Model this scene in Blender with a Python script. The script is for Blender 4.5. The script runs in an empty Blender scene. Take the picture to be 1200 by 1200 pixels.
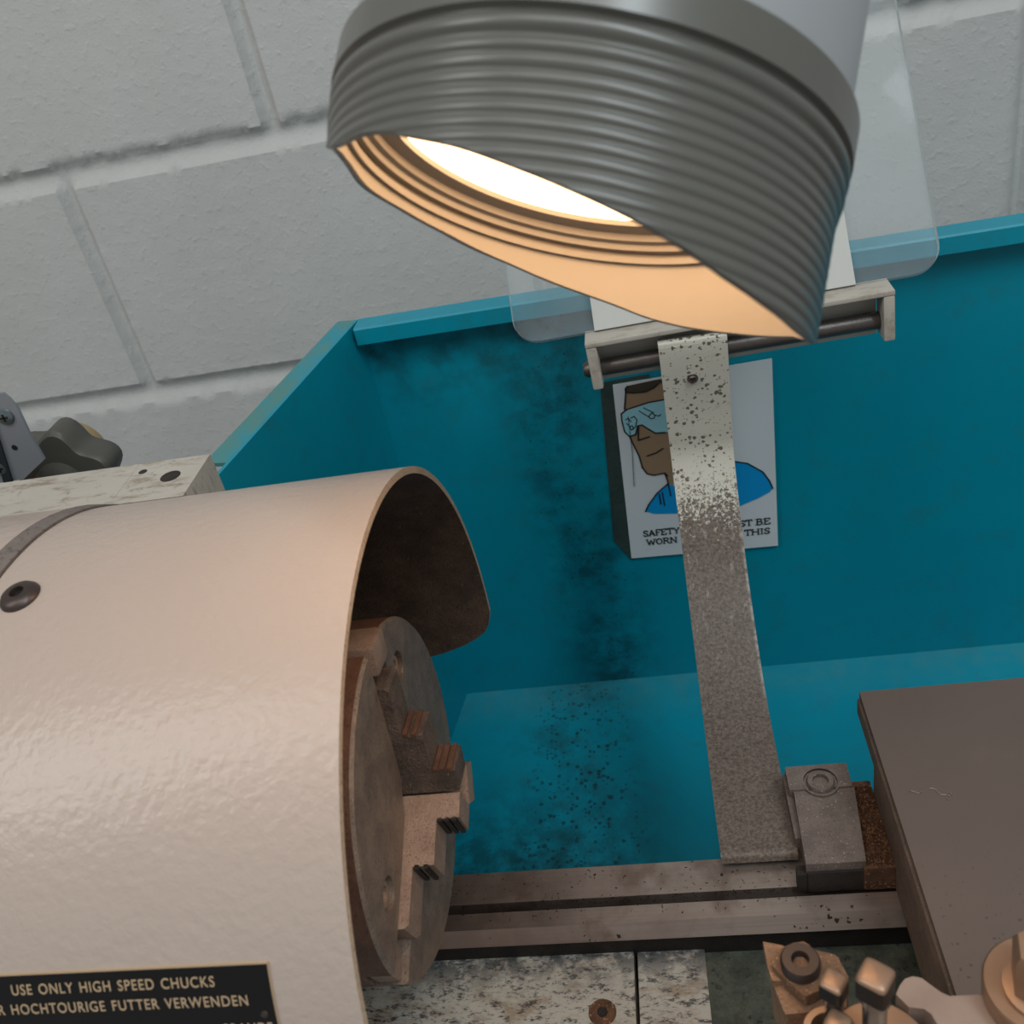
import bpy, bmesh, math, random
from mathutils import Vector, Matrix
random.seed(7)
S = bpy.context.scene
COL = S.collection
pi = math.pi
# ---------------------------------------------------------------- camera, world, lights, exposure
# the lathe's spindle axis is the X axis (z = 0), +Y points to the block wall, metres
cam_d = bpy.data.cameras.new('camera'); cam = bpy.data.objects.new('camera', cam_d); COL.objects.link(cam)
_R = ((0.979376707, 0.07026971, -0.189429233), (-0.119689553, -0.553565215, -0.824160156), (-0.162774928, 0.829835960, -0.533738328))
_C = (0.087748, -0.230671, 0.260942)
cam.matrix_world = Matrix(((_R[0][0], -_R[1][0], -_R[2][0], _C[0]), (_R[0][1], -_R[1][1], -_R[2][1], _C[1]),
                           (_R[0][2], -_R[1][2], -_R[2][2], _C[2]), (0, 0, 0, 1)))
cam_d.sensor_width = 36.0; cam_d.lens = 1137.93 / 1200 * 36.0
cam_d.clip_start = 0.01; cam_d.clip_end = 20
cam_d.dof.use_dof = True; cam_d.dof.focus_distance = 0.42; cam_d.dof.aperture_fstop = 24
S.camera = cam
W = bpy.data.worlds.new('room_light'); S.world = W; W.use_nodes = True
W.node_tree.nodes['Background'].inputs[0].default_value = (1.0, 0.99, 0.965, 1)
W.node_tree.nodes['Background'].inputs[1].default_value = 0.285
def area(name, loc, target, size, power, color):
    l = bpy.data.lights.new(name, 'AREA'); l.shape = 'RECTANGLE'; l.size, l.size_y = size; l.energy = power; l.color = color
    o = bpy.data.objects.new(name, l); COL.objects.link(o); o.location = loc
    o.rotation_euler = (Vector(target) - Vector(loc)).to_track_quat('-Z', 'Y').to_euler()
    return o
area('ceiling_light', (-1.15, -0.75, 1.55), (0, 0.1, 0), (0.5, 1.2), 9.5, (1.0, 0.98, 0.95))
area('ceiling_light', (0.25, -0.60, 1.65), (0.1, 0.1, 0), (1.3, 0.8), 9.0, (0.97, 0.99, 1.0))
area('ceiling_light', (0.95, -0.9, 1.6), (0, 0.1, 0), (0.14, 1.1), 11.0, (0.80, 0.94, 1.0))
S.view_settings.view_transform = 'Standard'; S.view_settings.look = 'None'
S.view_settings.exposure = 0.0; S.view_settings.gamma = 1.0; S.view_settings.use_curve_mapping = False
LAMP_POWER = 7.5
# ---------------------------------------------------------------- helpers
def srgb(h):
    h = h.lstrip('#'); v = [int(h[i:i + 2], 16) / 255 for i in (0, 2, 4)]
    return tuple(((c + .055) / 1.055) ** 2.4 if c > .04045 else c / 12.92 for c in v) + (1,)
class NT:
    """small node-material writer; all textures run in object coordinates (metres)"""
    def __init__(s, name):
        s.m = bpy.data.materials.new(name); s.m.use_nodes = True; s.t = s.m.node_tree; s.b = s.t.nodes['Principled BSDF']
        s.tc = s.t.nodes.new('ShaderNodeTexCoord').outputs['Object']
    def n(s, typ, **k):
        o = s.t.nodes.new(typ)
        for a, v in k.items(): setattr(o, a, v)
        return o
    def set(s, sock, v):
        if isinstance(v, bpy.types.NodeSocket): s.t.links.new(v, sock)
        else: sock.default_value = v
    def math(s, op, a, b=0.0, c=False):
        o = s.n('ShaderNodeMath', operation=op, use_clamp=c); s.set(o.inputs[0], a); s.set(o.inputs[1], b); return o.outputs[0]
    def mapping(s, scale=(1, 1, 1), rot=(0, 0, 0), vec=None):
        o = s.n('ShaderNodeMapping'); s.t.links.new(vec or s.tc, o.inputs[0]); o.inputs['Scale'].default_value = scale; o.inputs['Rotation'].default_value = rot
        return o.outputs[0]
    def noise(s, scale, detail=4, rough=.6, vec=None, dist=0):
        o = s.n('ShaderNodeTexNoise'); s.t.links.new(vec or s.tc, o.inputs['Vector'])
        o.inputs['Scale'].default_value = scale; o.inputs['Detail'].default_value = detail; o.inputs['Roughness'].default_value = rough; o.inputs['Distortion'].default_value = dist
        return o.outputs[0]
    def voro(s, scale, vec=None, out='Distance', feat='F1'):
        o = s.n('ShaderNodeTexVoronoi', feature=feat); s.t.links.new(vec or s.tc, o.inputs['Vector']); o.inputs['Scale'].default_value = scale
        return o.outputs[out]
    def ramp(s, v, lo, hi, a=0.0, b=1.0):
        o = s.n('ShaderNodeMapRange', interpolation_type='SMOOTHSTEP'); s.set(o.inputs[0], v)
        for i, x in enumerate((lo, hi, a, b)): o.inputs[1 + i].default_value = x
        return o.outputs[0]
    def axis(s, ax):
        g = s.n('ShaderNodeNewGeometry'); o = s.n('ShaderNodeSeparateXYZ'); s.t.links.new(g.outputs['Position'], o.inputs[0]); return o.outputs[ax]
    def mix(s, f, a, b):
        o = s.n('ShaderNodeMix', data_type='RGBA'); s.set(o.inputs[0], f); s.set(o.inputs[6], a); s.set(o.inputs[7], b); return o.outputs[2]
    def mul(s, a, b): return s.math('MULTIPLY', a, b)
    def specks(s, scale, size, dens, vec=None):
        """round-ish specks: cells of a voronoi, a share of them switched on"""
        v = s.n('ShaderNodeTexVoronoi'); w = s.n('ShaderNodeVectorMath', operation='ADD')
        nz = s.n('ShaderNodeTexNoise'); s.t.links.new(vec or s.tc, nz.inputs['Vector']); nz.inputs['Scale'].default_value = scale * 2.2
        sc = s.n('ShaderNodeVectorMath', operation='SCALE'); s.t.links.new(nz.outputs['Color'], sc.inputs[0]); sc.inputs['Scale'].default_value = .8 / scale
        s.t.links.new(vec or s.tc, w.inputs[0]); s.t.links.new(sc.outputs[0], w.inputs[1]); s.t.links.new(w.outputs[0], v.inputs['Vector'])
        v.inputs['Scale'].default_value = scale
        sp = s.n('ShaderNodeSeparateColor'); s.t.links.new(v.outputs['Color'], sp.inputs[0])
        rad = s.mul(s.math('SUBTRACT', sp.outputs[0], 1.0 - dens if not isinstance(dens, bpy.types.NodeSocket) else s.math('SUBTRACT', 1.0, dens)), size / .5)
        d = s.math('SUBTRACT', rad, v.outputs['Distance'])
        return s.ramp(d, 0.0, .08)
    def done(s, color, rough=.5, metal=0.0, spec=.5, bump=None, bs=.3, bd=.001, coat=0):
        s.set(s.b.inputs['Base Color'], color); s.set(s.b.inputs['Roughness'], rough); s.set(s.b.inputs['Metallic'], metal)
        s.b.inputs['Specular IOR Level'].default_value = spec; s.b.inputs['Coat Weight'].default_value = coat
        if bump is not None:
            o = s.n('ShaderNodeBump'); s.t.links.new(bump, o.inputs['Height']); o.inputs['Strength'].default_value = bs; o.inputs['Distance'].default_value = bd
            s.t.links.new(o.outputs[0], s.b.inputs['Normal'])
        return s.m
def flat(name, h, rough=.5, metal=0.0, spec=.5, var=.12, vs=400, bump=None, bs=.2):
    k = NT(name); c = srgb(h); d = tuple(x * (1 - var * 2) for x in c[:3]) + (1,)
    return k.done(k.mix(k.noise(vs, 5), d, c), rough, metal, spec, k.noise(bump or vs * 2, 3) , bs if bump else .08, .0006)

BASE = {}          # world position of every object's origin
def place(o, parent, at):
    COL.objects.link(o)
    p = BASE.get(parent.name, Vector()) if parent else Vector()
    if parent: o.parent = parent
    o.location = Vector(at) - p
    BASE[o.name] = Vector(at)
    return o
def tag(o, label=None, cat=None, group=None, kind=None):
    for k, v in (('label', label), ('category', cat), ('group', group), ('kind', kind)):
        if v: o[k] = v
    return o
def thing(name, at, label, cat, group=None):
    o = bpy.data.objects.new(name, None); o.empty_display_size = .01
    place(o, None, at); return tag(o, label, cat, group)
def obj(name, bm, mat, parent=None, at=None, smooth=40, bevel=0, seg=2, label=None):
    """link a bmesh (world coordinates) as ONE mesh object, its origin at `at` or at its parent's base"""
    at = Vector(at) if at is not None else (BASE[parent.name].copy() if parent else Vector())
    if bevel:
        es = [e for e in bm.edges if len(e.link_faces) == 2 and e.calc_face_angle(0) > .5]
        bmesh.ops.bevel(bm, geom=es, offset=bevel, segments=seg, affect='EDGES', profile=.6, clamp_overlap=True)
    bmesh.ops.translate(bm, verts=bm.verts, vec=-at)
    bmesh.ops.recalc_face_normals(bm, faces=bm.faces)
    me = bpy.data.meshes.new(name); 
    for f in bm.faces: f.smooth = True
    bm.to_mesh(me); bm.free()
    for m in (mat if isinstance(mat, (list, tuple)) else [mat]): me.materials.append(m)
    me.set_sharp_from_angle(angle=math.radians(smooth))
    o = bpy.data.objects.new(name, me); place(o, parent, at)
    if label: o['label'] = label
    return o
def box(bm, a, b, M=None):
    vs = [bm.verts.new((x, y, z)) for x in (a[0], b[0]) for y in (a[1], b[1]) for z in (a[2], b[2])]
    for q in ((0, 1, 3, 2), (4, 6, 7, 5), (0, 4, 5, 1), (2, 3, 7, 6), (0, 2, 6, 4), (1, 5, 7, 3)): bm.faces.new([vs[i] for i in q])
    if M is not None: bmesh.ops.transform(bm, matrix=M, verts=vs)
    return vs
def B(a, b, M=None):
    bm = bmesh.new(); box(bm, a, b, M); return bm
def loft(bm, rings, cap=True, closed=True):
    V = [[bm.verts.new(p) for p in r] for r in rings]; n = len(V[0])
    for r0, r1 in zip(V, V[1:]):
        for i in range(n if closed else n - 1):
            j = (i + 1) % n; bm.faces.new((r0[i], r0[j], r1[j], r1[i]))
    if cap and closed: bm.faces.new(V[0][::-1]); bm.faces.new(V[-1])
    return V
def prism(bm, poly, f, t0, t1):
    """extrude a 2-D polygon: f(u, v, t) -> point"""
    return loft(bm, [[f(u, v, t0) for u, v in poly], [f(u, v, t1) for u, v in poly]])
XY = lambda u, v, t: Vector((u, v, t))
XZ = lambda u, v, t: Vector((u, t, v))
YZ = lambda u, v, t: Vector((t, u, v))
def frame(a):
    a = Vector(a).normalized(); h = Vector((1, 0, 0)) if abs(a.x) < .9 else Vector((0, 1, 0))
    u = (h - a * h.dot(a)).normalized(); return a, u, a.cross(u)
def lathe(bm, c, ax, prof, n=48, cap=True, rot=0.0):
    """revolve prof [(radius, offset)] about axis ax through c"""
    a, u, v = frame(ax); c = Vector(c)
    return loft(bm, [[c + a * o + (u * math.cos(2 * pi * i / n + rot) + v * math.sin(2 * pi * i / n + rot)) * r for i in range(n)] for r, o in prof], cap)
def LA(*a, **k):
    bm = bmesh.new(); lathe(bm, *a, **k); return bm
def tube(bm, pts, r, n=10):
    pts = [Vector(p) for p in pts]; rings = []
    for i, p in enumerate(pts):
        d = (pts[min(i + 1, len(pts) - 1)] - pts[max(i - 1, 0)]); a, u, v = frame(d)
        rings.append([p + (u * math.cos(2 * pi * k / n) + v * math.sin(2 * pi * k / n)) * r for k in range(n)])
    loft(bm, rings)
def boolean(o, cutters):
    for c in cutters:
        m = o.modifiers.new('cut', 'BOOLEAN'); m.object = c; m.operation = 'DIFFERENCE'; m.solver = 'EXACT'
    bpy.context.view_layer.update()
    dg = bpy.context.evaluated_depsgraph_get(); me = bpy.data.meshes.new_from_object(o.evaluated_get(dg))
    o.modifiers.clear(); o.data = me
    for c in cutters: bpy.data.objects.remove(c)
    me.set_sharp_from_angle(angle=math.radians(35))
def cutter(bm):
    me = bpy.data.meshes.new('c'); bmesh.ops.recalc_face_normals(bm, faces=bm.faces); bm.to_mesh(me); bm.free()
    o = bpy.data.objects.new('c', me); COL.objects.link(o); return o
def socket_screw(parent, name, c, ax, r, h, mat, dark, hexr=None):
    """cap screw: dished head with a hexagon socket"""
    hexr = hexr or r * .5
    bm = LA(c, ax, [(r, 0), (r, h * .75), (r * .9, h), (hexr * 1.15, h), (hexr * 1.1, h * .3), (.00001, h * .3)], n=32)
    o = obj(name, bm, mat, parent)
    a = Vector(ax).normalized()
    obj('hex_socket', LA(Vector(c) + a * h * .3, ax, [(hexr, 0), (hexr * .98, h * .12)], n=6), dark, o)
    return o
# ---------------------------------------------------------------- materials
def m_wall():
    k = NT('painted_block'); a = k.noise(14, 5); b = k.noise(420, 6, .7); c = k.voro(330)
    h = k.math('ADD', b, k.mul(k.ramp(k.noise(120, 4), .5, .75), .8))
    col = k.mix(a, srgb('#c0c0bd'), srgb('#cbcbc8'))
    return k.done(col, .62, spec=.35, bump=h, bs=.4, bd=.0018)
def m_teal(stain):
    k = NT('teal_paint'); x, y, z = k.axis(0), k.axis(1), k.axis(2)
    col = k.mix(k.noise(18, 4), srgb('#008aa2'), srgb('#0094aa'))
    col = k.mix(k.mul(k.ramp(k.noise(60, 6), .5, .75), .25), col, srgb('#356b70'))
    if stain == 'back':      # an oily smear runs down the panel beside the chuck
        cx = k.math('ADD', .022, k.mul(z, -.05)); d = k.math('ABSOLUTE', k.math('SUBTRACT', x, cx))
        band = k.ramp(d, .004, .05, 1, 0); col = k.mix(k.mul(band, k.ramp(k.noise(45, 6, .7), .34, .72, 0, .8)), col, srgb('#123f49'))
        sp = k.mul(k.specks(420, .5, .32), k.ramp(k.math('ADD', band, k.mul(k.noise(30), .35)), .45, 1.0))
        col = k.mix(k.mul(sp, .75), col, srgb('#0c2229'))
        edge = k.mul(k.ramp(z, -.03, .05), k.ramp(k.noise(80, 6), .35, .75, 0, .75)); col = k.mix(k.mul(edge, k.ramp(x, .12, -.02)), col, srgb('#1c474a'))  # uneven darker tone towards the panel's upper left
    if stain == 'floor':
        d = k.math('ABSOLUTE', k.math('SUBTRACT', x, .004)); band = k.ramp(d, .006, .07, 1, 0)
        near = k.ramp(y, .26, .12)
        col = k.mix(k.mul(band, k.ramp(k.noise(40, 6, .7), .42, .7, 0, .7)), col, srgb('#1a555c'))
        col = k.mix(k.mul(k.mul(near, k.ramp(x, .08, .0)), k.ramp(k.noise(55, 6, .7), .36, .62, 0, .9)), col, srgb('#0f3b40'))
        sp = k.math('MAXIMUM', k.specks(330, .65, .5), k.specks(150, .55, .3))
        col = k.mix(k.mul(sp, k.ramp(k.math('ADD', k.math('ADD', k.mul(band, .8), k.mul(near, .3)), k.mul(k.noise(28), .3)), .45, .95, 0, .75)), col, srgb('#14303a'))
        dust = k.mul(k.ramp(y, .262, .309), k.ramp(k.noise(70, 5), .3, .7, .2, .8)); col = k.mix(k.mul(dust, .7), col, srgb('#4b8b94'))
    if stain == 'flange':
        col = k.mix(k.ramp(k.noise(40, 5), .3, .6, 0, .9), col, srgb('#4f8681'))
    return k.done(col, .38, spec=.4, bump=k.noise(500, 3), bs=.06, bd=.0005)
def m_cream(name='cream_enamel', base='#b2a297', dirt=.25, peel=.4):
    k = NT(name); col = k.mix(k.noise(25, 3), srgb(base), tuple(min(1, c * 1.05) for c in srgb(base)[:3]) + (1,))
    col = k.mix(k.mul(k.specks(140, .3, .10), .65), col, srgb('#8c7b6a'))
    col = k.mix(k.mul(k.ramp(k.noise(70, 6, .7), .62, .8), dirt), col, srgb('#a08e78'))
    return k.done(col, .30, spec=.5, bump=k.noise(330, 2, .5), bs=peel, bd=.0009)
def m_grimy(name='grimy_white_enamel', amt=.5):
    k = NT(name); st = k.mapping((1, 3.5, 1), (0, 0, .5))
    col = k.mix(k.noise(25, 3), srgb('#a9a297'), srgb('#bdb7ac'))
    col = k.mix(k.mul(k.ramp(k.noise(60, 7, .72, st), .5, .68), amt + .25), col, srgb('#7d6a55'))
    col = k.mix(k.mul(k.ramp(k.noise(150, 6, .75), .58, .7), amt), col, srgb('#4b4036'))
    return k.done(col, .5, spec=.4, bump=k.noise(300, 4), bs=.25, bd=.0006)
def m_bed_cover():
    k = NT('oil_stained_enamel'); st = k.mapping((1, 2.2, 1)); y = k.axis(1)
    col = k.mix(k.noise(30, 4), srgb('#b3aca0'), srgb('#cbc4b8'))
    col = k.mix(k.mul(k.ramp(k.noise(45, 7, .75, st), .48, .66), .7), col, srgb('#93795d'))
    col = k.mix(k.mul(k.ramp(k.noise(190, 7, .8, st), .50, .60), .9), col, srgb('#39383a'))
    col = k.mix(k.mul(k.ramp(y, -.008, .016), k.ramp(k.noise(90, 6, .75), .38, .56)), col, srgb('#41464a'))
    return k.done(col, .55, spec=.35, bump=k.noise(350, 5), bs=.4, bd=.0008)
def m_sludge():
    k = NT('oily_green_grime'); col = k.mix(k.ramp(k.noise(60, 7, .75), .35, .65), srgb('#383e36'), srgb('#585c50'))
    col = k.mix(k.mul(k.ramp(k.noise(150, 6, .75), .55, .66), .9), col, srgb('#17191a'))
    return k.done(col, .5, spec=.4, bump=k.noise(300, 5), bs=.5, bd=.001)
def m_way():
    k = NT('ground_bed_steel'); br = k.mapping((14, 900, 900)); x = k.axis(0)
    col = k.mix(k.noise(1, 4, .6, br), srgb('#a4958c'), srgb('#bfafa5'))
    col = k.mix(k.mul(k.ramp(k.noise(45, 5), .5, .72), .55), col, srgb('#6d5546'))
    col = k.mix(k.mul(k.ramp(k.math('ADD', x, k.mul(k.noise(50, 5, .7), .12)), .16, .03), .62), col, srgb('#6a4c3d'))
    col = k.mix(k.mul(k.specks(420, .6, k.ramp(k.noise(26, 3), .38, .7, .04, .5)), .9), col, srgb('#2a211d'))
    return k.done(col, k.ramp(k.noise(60, 4), .3, .7, .26, .44), .75, .5, k.noise(1, 3, .6, br), .08, .0003)
def m_dusty(name, a, b, speck='#a08d80', dens=.3, rough=.55, metal=.35, sc=700, bs=.5):
    k = NT(name); col = k.mix(k.ramp(k.noise(sc * .12, 6, .7), .3, .7), srgb(a), srgb(b))
    col = k.mix(k.mul(k.ramp(k.noise(sc * 1.5, 3, .7), .52, .7), .55), col, srgb('#2e2622'))
    col = k.mix(k.mul(k.specks(sc * 1.1, .4, dens), .75), col, srgb(speck))
    return k.done(col, rough, metal, .5, k.noise(sc * 1.4, 3, .7), bs, .0009)
def m_rust():
    k = NT('rusty_swarf_dust'); x = k.axis(0)
    col = k.mix(k.ramp(k.noise(55, 5), .35, .65), srgb('#544033'), srgb('#8e6549'))
    col = k.mix(k.mul(k.specks(900, .6, .5), .7), col, srgb('#c28f6a'))
    col = k.mix(k.mul(k.specks(800, .5, .35), .9), col, srgb('#1b1614'))
    return k.done(col, .7, .15, .4, k.noise(900, 3, .7), .9, .0014)
def m_table():
    k = NT('cross_slide_steel'); col = k.mix(k.noise(16, 4), srgb('#675952'), srgb('#74655d'))
    col = k.mix(k.mul(k.specks(190, .28, .10), .8), col, srgb('#2e2725'))
    col = k.mix(k.mul(k.ramp(k.noise(30, 5), .55, .75), .35), col, srgb('#8a7468'))
    spk = k.mul(k.specks(600, .5, .4), k.ramp(k.axis(1), .02, -.05)); col = k.mix(k.mul(spk, .6), col, srgb('#3a302c'))
    return k.done(col, .5, .25, .5, k.noise(900, 2), .12, .0004)
def m_arm():
    k = NT('worn_cream_arm'); z = k.axis(2)
    cream = k.mix(k.noise(40, 3), srgb('#d3cfc1'), srgb('#dedacc'))
    s1 = k.specks(480, .75, k.ramp(k.noise(60, 3), .3, .7, .12, .6))
    s2 = k.specks(760, .7, .3)
    top = k.mix(k.math('MULTIPLY', k.math('MAXIMUM', s1, s2), .85), cream, srgb('#4c4332'))
    top = k.mix(k.mul(k.ramp(k.noise(90, 5), .6, .75), .4), top, srgb('#9a8f66'))
    met = k.mix(k.ramp(k.noise(620, 5, .8), .34, .66), srgb('#584c44'), srgb('#877a70'))
    met = k.mix(k.mul(k.specks(900, .45, .4), .6), met, srgb('#a4988e'))
    met = k.mix(k.mul(k.mul(k.ramp(k.noise(120, 5, .7, k.mapping((2.4, 1, .5))), .57, .68), k.ramp(z, -.094, -.072)), .6), met, srgb('#aaa79f'))
    we = k.mul(k.mul(k.ramp(k.axis(0), .1200, .1216), k.ramp(k.noise(300, 4), .35, .6)), k.ramp(z, -.1, -.092)); met = k.mix(k.mul(we, .8), met, srgb('#b9b2aa'))
    t = k.math('ADD', k.math('SUBTRACT', -.027, z), k.mul(k.math('SUBTRACT', k.noise(560, 4, .8), .5), .13))
    return k.done(k.mix(k.ramp(t, -.004, .004), top, met), .5, 0.0, .4, k.noise(800, 3, .7), .3, .0006)
def m_ribbed():
    k = NT('grey_ribbed_rubber'); col = k.mix(k.noise(60, 4), srgb('#5c5c57'), srgb('#66655f'))
    col = k.mix(k.mul(k.specks(160, .2, .04), .4), col, srgb('#9aa09c'))
    return k.done(col, .27, 0, .55, k.noise(400, 3), .03, .0003)
def m_shield():
    k = NT('clear_polycarbonate'); t = k.t; out = t.nodes['Material Output']
    tr = k.n('ShaderNodeBsdfTransparent'); tr.inputs[0].default_value = (.98, .99, .99, 1)
    df = k.n('ShaderNodeBsdfDiffuse'); df.inputs[0].default_value = (.78, .82, .84, 1)
    gl = k.n('ShaderNodeBsdfGlossy'); gl.inputs[1].default_value = .04; gl.inputs[0].default_value = (.5, .5, .5, 1)
    m1 = k.n('ShaderNodeMixShader'); k.set(m1.inputs[0], k.ramp(k.noise(20, 5), .2, .8, .05, .12)); t.links.new(tr.outputs[0], m1.inputs[1]); t.links.new(df.outputs[0], m1.inputs[2])
    fr = k.n('ShaderNodeFresnel'); fr.inputs[0].default_value = 1.12
    m2 = k.n('ShaderNodeMixShader'); t.links.new(fr.outputs[0], m2.inputs[0]); t.links.new(m1.outputs[0], m2.inputs[1]); t.links.new(gl.outputs[0], m2.inputs[2])
    t.links.new(m2.outputs[0], out.inputs[0]); return k.m
def m_lens():
    k = NT('lit_frosted_lens'); k.b.inputs['Base Color'].default_value = (.8, .8, .8, 1)
    k.b.inputs['Emission Color'].default_value = (1.0, .63, .34, 1); k.b.inputs['Emission Strength'].default_value = LAMP_POWER
    return k.m
WALL, CREAM, GRIMY = m_wall(), m_cream(), m_grimy()
TEAL_B, TEAL_F, TEAL, TEAL_FL = m_teal('back'), m_teal('floor'), m_teal(''), m_teal('flange')
COVER, SLUDGE, WAY, RUST, TABLE, ARM, RIB, SHIELD, LENS = m_bed_cover(), m_sludge(), m_way(), m_rust(), m_table(), m_arm(), m_ribbed(), m_shield(), m_lens()
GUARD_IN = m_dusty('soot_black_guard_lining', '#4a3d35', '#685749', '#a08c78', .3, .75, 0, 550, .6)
CHUCK = m_dusty('dusty_chuck_steel', '#75645b', '#94806f', '#b8a392', .35, .48, .35, 800, .45)
JAW = m_dusty('dusty_jaw_steel', '#927767', '#a98d7b', '#cdb49f', .3, .5, .3, 900, .35)
JAW_GRIME = m_dusty('grime_caked_jaw_steel', '#493b33', '#6d5b4f', '#9c8674', .35, .7, .1, 700, .9)
SADDLE = m_dusty('dust_covered_saddle', '#74665f', '#8b7c73', '#c2b1a6', .45, .7, .1, 900, .7)
SADDLE_D = m_dusty('oil_and_shade_black_casting', '#1f1b19', '#332b26', '#6a5c50', .2, .6, .1, 700, .8)
SLIDE_SIDE = m_dusty('swarf_streaked_slide_side', '#66554a', '#7d6756', '#a98462', .35, .65, .1, 700, .8)
TOOL = m_dusty('dusty_lamp_warm_tool_steel', '#80634e', '#9a785d', '#c9a27c', .35, .45, .4, 800, .4)  # orange of the close lamp is put into these base colours
CLAMP_M = m_dusty('swarf_covered_clamp', '#7d5f48', '#977459', '#c79f78', .55, .55, .3, 1000, 1.0)  # clamp colours carry the same painted lamp warmth under the swarf
SCREW = flat('brown_black_screw', '#544945', .38, .6, var=.15)
BRASSY = flat('warm_grey_steel', '#a5866f', .42, .55, var=.12, vs=200)
LEVER_M = flat('pinkish_grey_casting', '#a08c80', .5, .1, var=.1, vs=120, bump=600)
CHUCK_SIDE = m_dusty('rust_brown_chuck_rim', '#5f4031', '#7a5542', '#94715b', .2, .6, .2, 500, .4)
BLACK = flat('black_oxide_and_shade', '#151413', .5, .1)
DARKGAP = flat('black_oily_gap', '#0b0a0a', .6)
STEEL = flat('bright_turned_steel', '#8f9497', .25, .9, var=.08)
ROD = flat('worn_grey_rod', '#6f6864', .38, .7, var=.2, vs=300, bump=900)
WHITE_PL = m_grimy('chipped_white_bracket', .28)
PLATE_W = flat('off_white_plate', '#bcbcb6', .5, var=.05, vs=30)
HOOD_IN = flat('pale_hood_lining', '#958d82', .5, var=.04, vs=120)
HOOD_RING = flat('grey_retaining_ring', '#8b8277', .4, var=.05)
HOUSING = flat('light_grey_housing', '#a2a6a8', .45, var=.04, vs=60)
EDGE_CL = flat('frosted_shield_edge', '#d3dcdd', .4, var=.03)
RAWEDGE = m_dusty('chipped_guard_edge', '#b49a80', '#c9b39c', '#e3d2bd', .3, .55, .1, 500, .5)
PLATE_K = flat('black_name_plate', '#0a0a0d', .32, .2, var=.1)
GOLD = flat('pale_gold_print', '#cbb08e', .4, .3, var=.05)
PAPER = m_cream('laminated_paper', '#d8dde0', .35, .05)
BACKP = m_dusty('old_grey_backing', '#263b39', '#3b4a45', '#566560', .2, .6, 0, 300, .3)
INK = flat('black_ink', '#25282a', .5); SKIN = flat('printed_brown', '#a08468', .45, var=.03); HAIRM = flat('printed_dark_brown', '#4a4036', .45)
BLUEP = flat('printed_blue', '#109ade', .42, var=.04); GOGM = flat('printed_pale_blue', '#9ed3e0', .42, var=.04)
BRKT = flat('grey_sheet_metal', '#8b8f96', .4, .3, var=.05, vs=40); BRK_EDGE = flat('black_rubber_strip', '#20272c', .5)
KNOBM = flat('dark_grey_knob', '#55544d', .5, var=.12, vs=90); TAN = flat('tan_cap', '#a8906a', .55); ZINC = flat('zinc_screw', '#7d8a90', .3, .8)
RUBBER = m_dusty('grey_joint_sealant', '#6b615c', '#7b706a', '#8d817a', .1, .6, 0, 300, .4)
SWARF = flat('loose_metal_chips', '#8a644a', .45, .5, var=.4, vs=900); SWARF_D = flat('dark_metal_chips', '#2b201b', .5, .3, var=.4, vs=900)
SHINY = flat('bright_chip', '#c9b7a5', .3, .8)
SHEET = [(0.0608,-0.0025),(0.056,-0.1337),(0.1534,-0.1367),(0.1557,0.0001)]
BACKING = [(0.0532,-0.0006),(0.0459,-0.1179),(0.0557,-0.1359),(0.0678,-0.1324),(0.0829,0.0005)]
HAIR = [(0.0679,-0.0082),(0.068,-0.0057),(0.0697,-0.0041),(0.0877,-0.0027),(0.109,-0.0032),(0.1168,-0.0067),(0.1175,-0.0172),(0.1083,-0.0111),(0.0975,-0.0065),(0.088,-0.0054),(0.085,-0.0077),(0.0796,-0.0096),(0.0724,-0.0092)]
FACE = [(0.0679,-0.0082),(0.0724,-0.0092),(0.0796,-0.0096),(0.085,-0.0077),(0.088,-0.0054),(0.0975,-0.0065),(0.1083,-0.0111),(0.1159,-0.0181),(0.1135,-0.0477),(0.1036,-0.0637),(0.0903,-0.0681),(0.0896,-0.0877),(0.0873,-0.0867),(0.0865,-0.0754),(0.0853,-0.0689),(0.0784,-0.0695),(0.0742,-0.0678),(0.0717,-0.0628),(0.0707,-0.0543),(0.0666,-0.0412),(0.0663,-0.038),(0.0659,-0.0197)]
GOGGLES = [(0.0634,-0.0224),(0.0671,-0.0199),(0.0809,-0.0171),(0.0913,-0.0166),(0.1118,-0.0186),(0.1101,-0.0386),(0.0889,-0.0395),(0.0826,-0.039),(0.0788,-0.0356),(0.0751,-0.032),(0.0724,-0.0322),(0.0704,-0.038),(0.0666,-0.0391),(0.0639,-0.0352),(0.0632,-0.028)]
SHIRT = [(0.0698,-0.0966),(0.0724,-0.0916),(0.0788,-0.0834),(0.0863,-0.0773),(0.0902,-0.0798),(0.0975,-0.0835),(0.107,-0.0745),(0.1183,-0.0672),(0.129,-0.0667),(0.1373,-0.0694),(0.1464,-0.0772),(0.1503,-0.0848),(0.152,-0.0905),(0.1499,-0.0932),(0.1422,-0.097),(0.1294,-0.1015),(0.109,-0.1026),(0.0886,-0.101),(0.0754,-0.0994)]
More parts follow.
